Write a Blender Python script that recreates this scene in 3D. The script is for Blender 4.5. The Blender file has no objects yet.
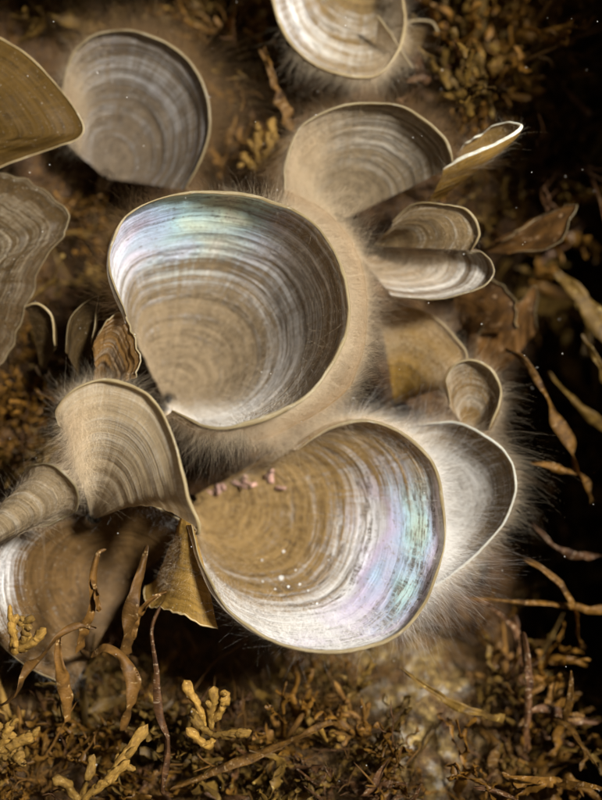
import bpy, math, random
import numpy as np
from mathutils import Vector, Matrix

# ------------------------------------------------------------------ camera, sky, sun, exposure
SC = bpy.context.scene
CM = 0.01                       # everything below is authored in centimetres
W, H = 602.0, 800.0             # pixel frame used to lay things out
PPC = 50.0                      # pixels per centimetre in the plane of focus
DIST = 40.0                     # camera to plane of focus, cm
PITCH = math.radians(35)
RX = math.pi / 2 - PITCH
RIGHT = np.array([1.0, 0, 0]); UP = np.array([0, math.cos(RX), math.sin(RX)]); BACK = np.array([0, -math.sin(RX), math.cos(RX)])
CENTRE = np.array([0, 0, 14.0])
CAMPOS = CENTRE + BACK * DIST

cam_d = bpy.data.cameras.new('camera'); cam = bpy.data.objects.new('camera', cam_d)
SC.collection.objects.link(cam); SC.camera = cam
cam.location = CAMPOS * CM; cam.rotation_euler = (RX, 0, 0)
cam_d.sensor_fit = 'VERTICAL'; cam_d.sensor_height = 24.0
cam_d.lens = 24.0 / 2 / ((H / PPC / 2) / DIST)
cam_d.clip_start = 0.005; cam_d.clip_end = 20
cam_d.dof.use_dof = True; cam_d.dof.focus_distance = (DIST - 0.9) * CM
cam_d.dof.aperture_fstop = 5.6

SUN_C = np.array([0.42, 0.28, 0.86])                 # towards the sun, camera axes (right, up, back)
sd = SUN_C[0] * RIGHT + SUN_C[1] * UP + SUN_C[2] * BACK; sd /= np.linalg.norm(sd)
world = bpy.data.worlds.new('World'); SC.world = world; world.use_nodes = True
wn = world.node_tree.nodes; wl = world.node_tree.links
for n in list(wn): wn.remove(n)
sky = wn.new('ShaderNodeTexSky'); sky.sky_type = 'NISHITA'; sky.sun_disc = False
sky.sun_elevation = math.asin(sd[2]); sky.sun_rotation = math.atan2(sd[0], sd[1])
tint = wn.new('ShaderNodeMixRGB'); tint.blend_type = 'MULTIPLY'; tint.inputs[0].default_value = 1
tint.inputs[2].default_value = (1.0, 0.72, 0.45, 1)    # daylight filtered by shallow, silty water
bg = wn.new('ShaderNodeBackground'); bg.inputs[1].default_value = 0.024
wo = wn.new('ShaderNodeOutputWorld')
wl.new(sky.outputs[0], tint.inputs[1]); wl.new(tint.outputs[0], bg.inputs[0]); wl.new(bg.outputs[0], wo.inputs[0])
sun_d = bpy.data.lights.new('sun', 'SUN'); sun_d.energy = 5.0; sun_d.angle = math.radians(8); sun_d.color = (1, 0.97, 0.91)
sun = bpy.data.objects.new('sun', sun_d); SC.collection.objects.link(sun)
sun.rotation_euler = Vector(sd).to_track_quat('Z', 'Y').to_euler()
sun.location = (CENTRE + sd * 60) * CM
SC.view_settings.view_transform = 'Standard'; SC.view_settings.look = 'None'
SC.view_settings.exposure = 1.22; SC.view_settings.gamma = 1.0
SC.render.engine = 'CYCLES'
SC.cycles.use_denoising = True
SC.cycles.max_bounces = 8; SC.cycles.diffuse_bounces = 6; SC.cycles.transmission_bounces = 6; SC.cycles.transparent_max_bounces = 16
SC.cycles.sample_clamp_indirect = 4; SC.cycles.adaptive_threshold = 0.02

# ------------------------------------------------------------------ helpers
rnd = random.Random(7)
rng = np.random.default_rng(11)
COL = SC.collection

def P(px, py, d=0.0):
    """photo pixel + centimetres in front of the plane of focus -> world point in cm (arrays welcome)"""
    px = np.asarray(px, float); py = np.asarray(py, float); d = np.asarray(d, float)
    dep = DIST - d
    x = (px - W / 2) / PPC * dep / DIST; y = (H / 2 - py) / PPC * dep / DIST
    return CAMPOS + x[..., None] * RIGHT + y[..., None] * UP - dep[..., None] * BACK

def hash2(ix, iy, seed):
    h = (ix.astype(np.int64) * 374761393 + iy.astype(np.int64) * 668265263 + seed * 1442695041) & 0x7fffffff
    h = ((h ^ (h >> 13)) * 1274126177) & 0x7fffffff
    return ((h ^ (h >> 16)) & 0xffff) / 65535.0

def vnoise(x, y, seed=0):
    x = np.asarray(x, float); y = np.asarray(y, float)
    ix = np.floor(x).astype(np.int64); iy = np.floor(y).astype(np.int64)
    fx = x - ix; fy = y - iy
    fx = fx * fx * (3 - 2 * fx); fy = fy * fy * (3 - 2 * fy)
    a = hash2(ix, iy, seed); b = hash2(ix + 1, iy, seed); c = hash2(ix, iy + 1, seed); d = hash2(ix + 1, iy + 1, seed)
    return (a + (b - a) * fx) * (1 - fy) + (c + (d - c) * fx) * fy

def fbm(x, y, seed=0, octv=4, gain=0.5):
    s = 0; a = 1; t = 0
    for o in range(octv):
        s = s + a * (vnoise(x * 2 ** o, y * 2 ** o, seed + o * 17) - 0.5); t += a; a *= gain
    return s / t * 2

def catmull(pts, n, closed=False):
    pts = np.asarray(pts, float)
    ext = np.vstack([2 * pts[0] - pts[1], pts, 2 * pts[-1] - pts[-2]])
    seg = np.linalg.norm(np.diff(pts, axis=0), axis=1); cum = np.concatenate([[0], np.cumsum(seg)]); cum /= cum[-1]
    u = np.linspace(0, 1, n); i = np.clip(np.searchsorted(cum, u, side='right') - 1, 0, len(pts) - 2)
    t = ((u - cum[i]) / np.maximum(cum[i + 1] - cum[i], 1e-9))[:, None]
    p0, p1, p2, p3 = ext[i], ext[i + 1], ext[i + 2], ext[i + 3]
    return 0.5 * (2 * p1 + (p2 - p0) * t + (2 * p0 - 5 * p1 + 4 * p2 - p3) * t * t + (3 * p1 - p0 - 3 * p2 + p3) * t ** 3)

def nrm(v): return v / np.maximum(np.linalg.norm(v, axis=-1, keepdims=True), 1e-9)

def mesh_quads(name, verts, quads, uv=None, attrs=None, smooth=True):
    """verts in cm -> mesh in metres"""
    me = bpy.data.meshes.new(name)
    verts = np.asarray(verts, np.float32) * CM; quads = np.asarray(quads, np.int32)
    k = quads.shape[1]; nq = len(quads)
    me.vertices.add(len(verts)); me.vertices.foreach_set('co', verts.ravel())
    me.loops.add(nq * k); me.loops.foreach_set('vertex_index', quads.ravel())
    me.polygons.add(nq); me.polygons.foreach_set('loop_start', np.arange(0, nq * k, k, dtype=np.int32))
    if smooth: me.polygons.foreach_set('use_smooth', np.ones(nq, bool))
    me.update(calc_edges=True)
    if uv is not None:
        l = me.uv_layers.new(name='UVMap'); l.data.foreach_set('uv', np.asarray(uv, np.float32)[quads.ravel()].ravel())
    for a, val in (attrs or {}).items():
        at = me.attributes.new(a, 'FLOAT', 'POINT'); at.data.foreach_set('value', np.asarray(val, np.float32).ravel())
    return me

def grid_faces(nv, nu, wrap=False):
    i, j = np.meshgrid(np.arange(nv - 1), np.arange(nu if wrap else nu - 1), indexing='ij')
    j2 = (j + 1) % nu
    return np.stack([i * nu + j, i * nu + j2, (i + 1) * nu + j2, (i + 1) * nu + j], -1).reshape(-1, 4)

def link(name, data, mat=None, parent=None, loc=None):
    o = bpy.data.objects.new(name, data); COL.objects.link(o)
    if mat is not None and data is not None and len(data.materials) == 0: data.materials.append(mat)
    if parent is not None: o.parent = parent
    if loc is not None: o.location = np.asarray(loc) * CM
    return o

def thing(name, label, cat, base, group=None):
    o = link(name, None, loc=base); o.empty_display_size = 0.005
    o['label'] = label; o['category'] = cat
    if group: o['group'] = group
    return o

def tube(path, rad, sides=7, bump=0.0, seed=0, flat=1.0, cap=True):
    """rounded tube along path (cm); returns verts, quads, uv"""
    path = np.asarray(path, float); n = len(path); rad = np.broadcast_to(np.asarray(rad, float), (n,)).copy()
    t = nrm(np.gradient(path, axis=0))
    ref = np.array([0.31, 0.17, 0.93]); side = nrm(np.cross(t, ref)); other = np.cross(t, side)
    if cap:
        rad[0] *= 0.3; rad[-1] = max(rad[-1] * 0.05, 0.002)
    a = np.linspace(0, 2 * np.pi, sides, endpoint=False)
    r = rad[:, None] * np.ones(sides)[None]
    if bump: r = r * (1 + bump * fbm(np.arange(n)[:, None] * 0.6 + np.zeros(sides), a[None] * 1.2 + np.zeros((n, 1)), seed, 2))
    v = path[:, None] + (np.cos(a)[None, :, None] * side[:, None] * r[..., None] + np.sin(a)[None, :, None] * other[:, None] * r[..., None] * flat)
    L = np.concatenate([[0], np.cumsum(np.linalg.norm(np.diff(path, axis=0), axis=1))])
    uv = np.stack([np.broadcast_to(a[None] / 6.283, (n, sides)), np.broadcast_to(L[:, None], (n, sides))], -1)
    return v.reshape(-1, 3), grid_faces(n, sides, wrap=True), uv.reshape(-1, 2)

def ribbon(path, width, nor, twist=0.0, ruffle=0.0, seed=0, thick=0.009, nw=5):
    """leafy strap with a thin lens section; path in cm"""
    path = np.asarray(path, float); n = len(path); t = nrm(np.gradient(path, axis=0))
    s = nrm(np.cross(t, nor)); m = np.cross(s, t)
    ang = np.linspace(0, twist, n)[:, None]
    s2 = s * np.cos(ang) + m * np.sin(ang); m2 = -s * np.sin(ang) + m * np.cos(ang)
    w = np.broadcast_to(np.asarray(width, float), (n,))
    c = np.linspace(-1, 1, nw)
    y = np.arange(n)
    f = 26.0 / n
    side_w = 1 + 0.45 * fbm(y[:, None] * f * 0.25 + np.zeros(nw), np.sign(c)[None] * 3.3 + np.zeros((n, 1)), seed, 3, 0.5)
    wl_ = w * 1.0
    ruf = ruffle * fbm(y[:, None] * f * 0.22 + np.zeros(nw), np.sign(c)[None] * 2.0 + np.zeros((n, 1)), seed + 5, 2) * np.abs(c)[None] ** 1.5
    mid = path[:, None] + s2[:, None] * (c[None, :, None] * (wl_[:, None] * side_w)[..., None]) + m2[:, None] * ruf[..., None]
    th = thick * (1 - 0.85 * c ** 2)
    top = mid + m2[:, None] * th[None, :, None]; bot = mid - m2[:, None] * th[None, :, None]
    ring = np.concatenate([top, bot[:, ::-1]], 1)
    L = np.concatenate([[0], np.cumsum(np.linalg.norm(np.diff(path, axis=0), axis=1))])
    cc = np.concatenate([c, c[::-1]])
    uv = np.stack([cc[None] * wl_[:, None], np.broadcast_to(L[:, None], (n, 2 * nw))], -1)
    return ring.reshape(-1, 3), grid_faces(n, 2 * nw, wrap=True), uv.reshape(-1, 2)

def hairs(roots, dirs, length, width, bend, seg=3):
    """thin tapered strands; returns verts, quads"""
    n = len(roots); dirs = nrm(dirs)
    t = np.linspace(0, 1, seg + 1)
    pts = roots[:, None] + dirs[:, None] * (length[:, None] * t[None])[..., None] + bend[:, None] * (length[:, None] * t[None] ** 2)[..., None]
    side = nrm(np.cross(dirs, rng.normal(size=(n, 3))))
    w = (width[:, None] * (1 - 0.8 * t[None]))[..., None] * 0.5
    v = np.stack([pts - side[:, None] * w, pts + side[:, None] * w], 2)          # n, seg+1, 2, 3
    b = (np.arange(n) * (seg + 1) * 2)[:, None, None]; k = np.arange(seg)[None, :, None] * 2
    q = b + k + np.array([0, 1, 3, 2])[None, None]
    return v.reshape(-1, 3), q.reshape(-1, 4)

# ------------------------------------------------------------------ materials
def new_mat(name):
    m = bpy.data.materials.new(name); m.use_nodes = True
    nt = m.node_tree
    for n in list(nt.nodes): nt.nodes.remove(n)
    return m, nt

class G:
    """tiny node-graph helper"""
    def __init__(s, nt): s.nt = nt
    def n(s, typ, **kw):
        nd = s.nt.nodes.new(typ)
        for k, v in kw.items(): setattr(nd, k, v)
        return nd
    def l(s, a, b): s.nt.links.new(a, b)
    def val(s, sock, v):
        if hasattr(v, 'links') or isinstance(v, bpy.types.NodeSocket): s.l(v, sock)
        else: sock.default_value = v
    def math(s, op, a, b=0.0, clamp=False):
        nd = s.n('ShaderNodeMath', operation=op, use_clamp=clamp); s.val(nd.inputs[0], a); s.val(nd.inputs[1], b); return nd.outputs[0]
    def mix(s, f, a, b, mode='MIX'):
        nd = s.n('ShaderNodeMixRGB', blend_type=mode); s.val(nd.inputs[0], f)
        for i, c in ((1, a), (2, b)):
            if isinstance(c, tuple): nd.inputs[i].default_value = (*c, 1)
            else: s.l(c, nd.inputs[i])
        return nd.outputs[0]
    def noise(s, vec, sc=(1, 1, 1), scale=1.0, detail=3.0, rough=0.55, loc=(0, 0, 0), dist=0.0):
        mp = s.n('ShaderNodeMapping'); mp.inputs['Scale'].default_value = sc; mp.inputs['Location'].default_value = loc
        s.l(vec, mp.inputs[0])
        nd = s.n('ShaderNodeTexNoise'); nd.inputs['Scale'].default_value = scale; nd.inputs['Detail'].default_value = detail
        nd.inputs['Roughness'].default_value = rough; nd.inputs['Distortion'].default_value = dist
        s.l(mp.outputs[0], nd.inputs['Vector']); return nd.outputs[0]
    def ramp(s, f, *stops):
        nd = s.n('ShaderNodeValToRGB'); cr = nd.color_ramp
        while len(cr.elements) < len(stops): cr.elements.new(0.5)
        for e, (p, c) in zip(cr.elements, stops):
            e.position = p; e.color = (*c, 1) if isinstance(c, tuple) else (c, c, c, 1)
        s.l(f, nd.inputs[0]); return nd.outputs[0]
    def attr(s, name):
        nd = s.n('ShaderNodeAttribute'); nd.attribute_name = name; return nd.outputs['Fac']

def finish(g, col, trans, tcol=None, rough=0.4, spec=0.5, bump=None, bstr=0.4, bdist=0.0003, film=None, alpha=None):
    pr = g.n('ShaderNodeBsdfPrincipled'); g.l(col, pr.inputs['Base Color']); g.val(pr.inputs['Roughness'], rough)
    g.val(pr.inputs['Specular IOR Level'], spec)
    if film is not None:
        g.val(pr.inputs['Thin Film Thickness'], film); pr.inputs['Thin Film IOR'].default_value = 1.7
    if bump is not None:
        b = g.n('ShaderNodeBump'); b.inputs['Strength'].default_value = bstr; b.inputs['Distance'].default_value = bdist
        g.l(bump, b.inputs['Height']); g.l(b.outputs[0], pr.inputs['Normal'])
    out = pr.outputs[0]
    if trans:
        tr = g.n('ShaderNodeBsdfTranslucent'); g.l(tcol if tcol is not None else col, tr.inputs[0])
        mx = g.n('ShaderNodeMixShader'); g.val(mx.inputs[0], trans); g.l(out, mx.inputs[1]); g.l(tr.outputs[0], mx.inputs[2]); out = mx.outputs[0]
    if alpha is not None:
        tp = g.n('ShaderNodeBsdfTransparent'); mx = g.n('ShaderNodeMixShader'); g.val(mx.inputs[0], alpha)
        g.l(tp.outputs[0], mx.inputs[1]); g.l(out, mx.inputs[2]); out = mx.outputs[0]
    o = g.n('ShaderNodeOutputMaterial'); g.l(out, o.inputs[0])

def blade_material(name, seed, dark=(0.055, 0.032, 0.014), body=(0.20, 0.125, 0.055), chalk=(0.62, 0.57, 0.48), band=6.0, stri=16.0, trans=0.38, gloss=0.4, dashes=0.6):
    m, nt = new_mat(name); g = G(nt)
    uv = g.n('ShaderNodeUVMap').outputs[0]
    lo = (seed * 3.7, seed * 1.3, seed * 0.7)
    bands = g.noise(uv, (0.16, band * 1.25, 1), 1, 5, 0.68, lo, 0.12)
    fine = g.noise(uv, (0.35, band * 5.0, 1), 1, 3, 0.6, lo, 0.08)
    strip = g.noise(uv, (stri, 0.9, 1), 1, 4, 0.62, lo, 0.3)
    patch = g.noise(uv, (0.9, 0.9, 1), 1, 4, 0.6, lo, 0.4)
    speck = g.noise(uv, (9, 13, 1), 1, 3, 0.7, lo)
    ca = g.attr('chalk'); pa = g.attr('pearl')
    colb = g.mix(g.ramp(patch, (0.3, 0.0), (0.7, 1.0)), tuple(0.6 * c + 0.4 * d for c, d in zip(body, dark)), body)
    lines = g.math('MULTIPLY', g.ramp(fine, (0.44, 0.0), (0.62, 1.0)), g.ramp(strip, (0.35, 0.15), (0.65, 1.0)))
    colb = g.mix(g.math('MULTIPLY', lines, 0.7), colb, dark)
    # chalky lime, plus light painted on the big cups, in broken concentric bands crossed by fine rays
    a = g.math('ADD', g.math('MULTIPLY', g.ramp(bands, (0.38, 0.0), (0.62, 1.0)), 0.75), g.math('MULTIPLY', g.ramp(strip, (0.3, 0.0), (0.7, 1.0)), 0.5))
    a = g.math('ADD', a, g.math('MULTIPLY', g.ramp(fine, (0.4, 0.0), (0.6, 1.0)), 0.3))
    a = g.math('ADD', a, g.math('MULTIPLY', g.math('SUBTRACT', ca, 0.5), 1.7))
    fac = g.math('MULTIPLY', g.ramp(g.math('MULTIPLY', a, 0.5), (0.25, 0.0), (0.75, 1.0)), 0.92)
    fac = g.math('MULTIPLY', fac, g.ramp(speck, (0.30, 0.35), (0.42, 1.0)))
    dash = g.noise(uv, (1.5, band * 2.6, 1), 1, 4, 0.68, (lo[2], lo[1], 0), 0.2)
    zone = g.ramp(g.noise(uv, (0.12, band * 0.8, 1), 1, 2, 0.5, (lo[1], lo[2], 0)), (0.36, 0.0), (0.52, 1.0))
    dk = g.math('MULTIPLY', g.math('MULTIPLY', g.ramp(dash, (0.47, 0.0), (0.56, 1.0)), zone), g.ramp(strip, (0.36, 0.1), (0.54, 1.0)))
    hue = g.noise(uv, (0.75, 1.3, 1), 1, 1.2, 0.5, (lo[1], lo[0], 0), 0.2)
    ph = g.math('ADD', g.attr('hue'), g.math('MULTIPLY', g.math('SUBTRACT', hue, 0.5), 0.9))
    pearl = g.ramp(ph, (0.0, (0.86, 0.86, 0.86)), (0.2, (0.80, 0.82, 0.92)), (0.36, (0.66, 0.56, 0.92)), (0.55, (0.36, 0.58, 0.95)), (0.72, (0.40, 0.80, 0.90)), (0.88, (0.66, 0.86, 0.60)), (1.0, (0.86, 0.80, 0.55)))  # iridescent sheen put into the base colour as pastel tints
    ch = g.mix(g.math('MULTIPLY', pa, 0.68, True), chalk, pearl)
    col = g.mix(fac, colb, ch)
    col = g.mix(g.math('MULTIPLY', dk, dashes), col, tuple(0.6 * d + 0.15 * c for d, c in zip(dark, body)))
    grit = g.ramp(g.noise(uv, (26, 26, 1), 1, 2, 0.5, lo), (0.70, 0.0), (0.74, 0.8))
    col = g.mix(grit, col, (0.62, 0.58, 0.50))
    hgt = g.math('ADD', g.math('MULTIPLY', fine, 0.7), g.math('ADD', g.math('MULTIPLY', strip, 0.5), bands))
    tcol = g.mix(0.5, col, (0.75, 0.55, 0.28), 'MULTIPLY')
    rough = g.math('ADD', g.math('MULTIPLY', strip, 0.3), 0.38)
    finish(g, col, trans, tcol, rough, g.math('ADD', g.math('MULTIPLY', pa, gloss * 0.5), 0.15), hgt, 0.55, 0.0004)
    return m

def simple_material(name, c1, c2, c3=None, scale=3.0, trans=0.3, rough=0.45, spec=0.5, stretch=(1, 1, 1), spot=0.62, use_uv=True, bump=0.5, seed=0.0):
    m, nt = new_mat(name); g = G(nt)
    if use_uv: vec = g.n('ShaderNodeUVMap').outputs[0]
    else:
        mp = g.n('ShaderNodeMapping'); mp.inputs['Scale'].default_value = (100, 100, 100)
        g.l(g.n('ShaderNodeTexCoord').outputs['Object'], mp.inputs[0]); vec = mp.outputs[0]
    oi = g.n('ShaderNodeObjectInfo').outputs['Random']
    a = g.noise(vec, stretch, scale, 4, 0.6, (seed, seed, 0), 0.3)
    col = g.mix(g.ramp(a, (0.32, 0.0), (0.68, 1.0)), c1, c2)
    if c3 is not None:
        b = g.noise(vec, (1, 1, 1), scale * 2.3, 3, 0.6, (seed + 5, seed, 3))
        col = g.mix(g.ramp(b, (spot, 0.0), (spot + 0.07, 1.0)), col, c3)
    k = g.math('ADD', g.math('MULTIPLY', oi, 0.7), 0.65)
    v = g.n('ShaderNodeCombineXYZ')
    for i in range(3): g.l(k, v.inputs[i])
    col = g.mix(1.0, col, v.outputs[0], 'MULTIPLY')
    f = g.noise(vec, stretch, scale * 5, 3, 0.65)
    finish(g, col, trans, None, rough, spec, g.math('ADD', a, g.math('MULTIPLY', f, 0.6)), bump, 0.0006)
    return m

def hair_material(name, col, trans=0.5):
    m, nt = new_mat(name); g = G(nt)
    oi = g.n('ShaderNodeRGB'); oi.outputs[0].default_value = (*col, 1)
    di = g.n('ShaderNodeBsdfDiffuse'); tr = g.n('ShaderNodeBsdfTranslucent'); g.l(oi.outputs[0], di.inputs[0]); g.l(oi.outputs[0], tr.inputs[0])
    mx = g.n('ShaderNodeMixShader'); mx.inputs[0].default_value = trans; g.l(di.outputs[0], mx.inputs[1]); g.l(tr.outputs[0], mx.inputs[2])
    o = g.n('ShaderNodeOutputMaterial'); g.l(mx.outputs[0], o.inputs[0]); return m

M_HAIR = hair_material('pale_hair', (0.74, 0.61, 0.43))
M_HAIR_W = hair_material('white_hair', (0.86, 0.84, 0.80))
M_HAIR_B = hair_material('brown_hair', (0.22, 0.14, 0.07))
M_RIM = simple_material('golden_margin', (0.30, 0.22, 0.10), (0.60, 0.50, 0.30), (0.70, 0.66, 0.54), 1.0, 0.6, 0.3, 0.8, (5, 1.1, 1))
M_RIM_W = simple_material('pale_margin', (0.55, 0.50, 0.36), (0.72, 0.72, 0.66), (0.55, 0.68, 0.78), 3.0, 0.35, 0.3, 0.7, (1, 4, 1))
M_STIPE = simple_material('brown_stipe', (0.06, 0.035, 0.015), (0.12, 0.07, 0.03), (0.25, 0.2, 0.13), 2.0, 0.1)

# ------------------------------------------------------------------ reef rock (one sheet)
def terrain_d(px, py, rough=True):
    px = np.asarray(px, float); py = np.asarray(py, float)
    sm = lambda a, b, x: (lambda t: t * t * (3 - 2 * t))(np.clip((x - a) / (b - a), 0, 1))
    d = -4.6 + 0 * px
    edge = np.interp(py, [-400, 0, 130, 250, 600, 700, 800, 1300], [640, 570, 545, 480, 478, 505, 530, 640]) + 22 * fbm(py / 60, py * 0 + 2.2, 5, 3)
    d = d - 6.5 * sm(0, 95, px - edge) - 0.8 * sm(-120, 0, px - edge)
    d = d + 14.5 * sm(125, 300, px - edge + 30 * fbm(py / 80, py * 0 + 4.4, 37, 3))  # unseen wall on the right, raised to throw the hollow into shade
    d = d + 3.2 * sm(580, 840, py)
    d = d - 1.0 * sm(150, -50, py)
    d = d + 1.6 * sm(130, -60, px) * (1 - sm(330, 480, py) * 0.4)
    d = d + 1.3 * np.exp(-(((px - 430) / 60) ** 2 + ((py - 735) / 80) ** 2))
    d = d - 1.6 * np.exp(-(((px - 275) / 80) ** 2 + ((py - 665) / 40) ** 2))
    d = d - 1.2 * np.exp(-(((px - 60) / 40) ** 2 + ((py - 280) / 60) ** 2))
    d = d + 3.5 * sm(860, 1500, py) + 4.0 * sm(-60, -400, px + 25 * fbm(py / 90, py * 0 + 7.7, 33, 3)) + 3.0 * sm(-330, -1200, px)
    d = d + 6.0 * sm(-25, -115, py + 18 * fbm(px / 70, px * 0 + 1.3, 41, 3)) * (1 - 0.95 * np.exp(-((px - 505) / 85) ** 2))   # unseen ledge added above to shade the top, with a gap for light
    d = d + 0.9 * fbm(px / 110, py / 110, 3, 3)
    if rough: d = d + 0.42 * fbm(px / 26, py / 26, 9, 4, 0.6)
    return d

xs = np.concatenate([np.linspace(-2400, -60, 50, endpoint=False), np.linspace(-60, 662, 300, endpoint=False), np.linspace(662, 3000, 50)])
ys = np.concatenate([np.linspace(-2400, -60, 50, endpoint=False), np.linspace(-60, 860, 370, endpoint=False), np.linspace(860, 3200, 50)])
gx, gy = np.meshgrid(xs, ys)
gd = terrain_d(gx, gy)
crust = np.exp(-(((gx - 425) / 50) ** 2 + ((gy - 745) / 75) ** 2)) + 0.8 * np.exp(-(((gx - 385) / 60) ** 2 + ((gy - 672) / 30) ** 2))
crust = np.clip(crust * (0.35 + 1.9 * fbm(gx / 16, gy / 16, 21, 4, 0.65)), 0, 0.85)
m, nt = new_mat('reef_rock'); g = G(nt)
uv = g.n('ShaderNodeUVMap').outputs[0]
n1 = g.noise(uv, (1, 1, 1), 1.6, 6, 0.65); n2 = g.noise(uv, (1, 1, 1), 7.0, 5, 0.7, (4, 2, 0)); n3 = g.noise(uv, (1, 1, 1), 3.4, 4, 0.6, (9, 1, 0), 0.5)
col = g.mix(g.ramp(n1, (0.3, 0.0), (0.7, 1.0)), (0.014, 0.007, 0.002), (0.055, 0.025, 0.007))
col = g.mix(g.ramp(n2, (0.52, 0.0), (0.72, 0.8)), col, (0.15, 0.075, 0.02))
col = g.mix(g.ramp(n3, (0.66, 0.0), (0.72, 0.7)), col, (0.22, 0.12, 0.09))
yel = g.mix(g.ramp(n2, (0.35, 0.0), (0.65, 1.0)), (0.07, 0.04, 0.012), (0.42, 0.30, 0.10))
yel = g.mix(g.ramp(n3, (0.5, 0.0), (0.62, 0.8)), yel, (0.40, 0.38, 0.33))
col = g.mix(g.attr('crust'), col, yel)
finish(g, col, 0, None, 0.6, 0.35, g.math('ADD', n2, n1), 1.0, 0.0015)
rock_me = mesh_quads('reef_rock', P(gx.ravel(), gy.ravel(), gd.ravel()), grid_faces(len(ys), len(xs)),
                     np.stack([gx.ravel() / PPC, gy.ravel() / PPC], -1), {'crust': crust})
rock = link('reef_rock', rock_me, m); rock['kind'] = 'structure'

# ------------------------------------------------------------------ fan fronds
def gauss(u, v, spots, c0):
    r = np.full_like(u, c0)
    for (a, b, su, sv, amp) in spots: r = r + amp * np.exp(-((u - a) / su) ** 2 - ((v - b) / sv) ** 2)
    return r

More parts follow.
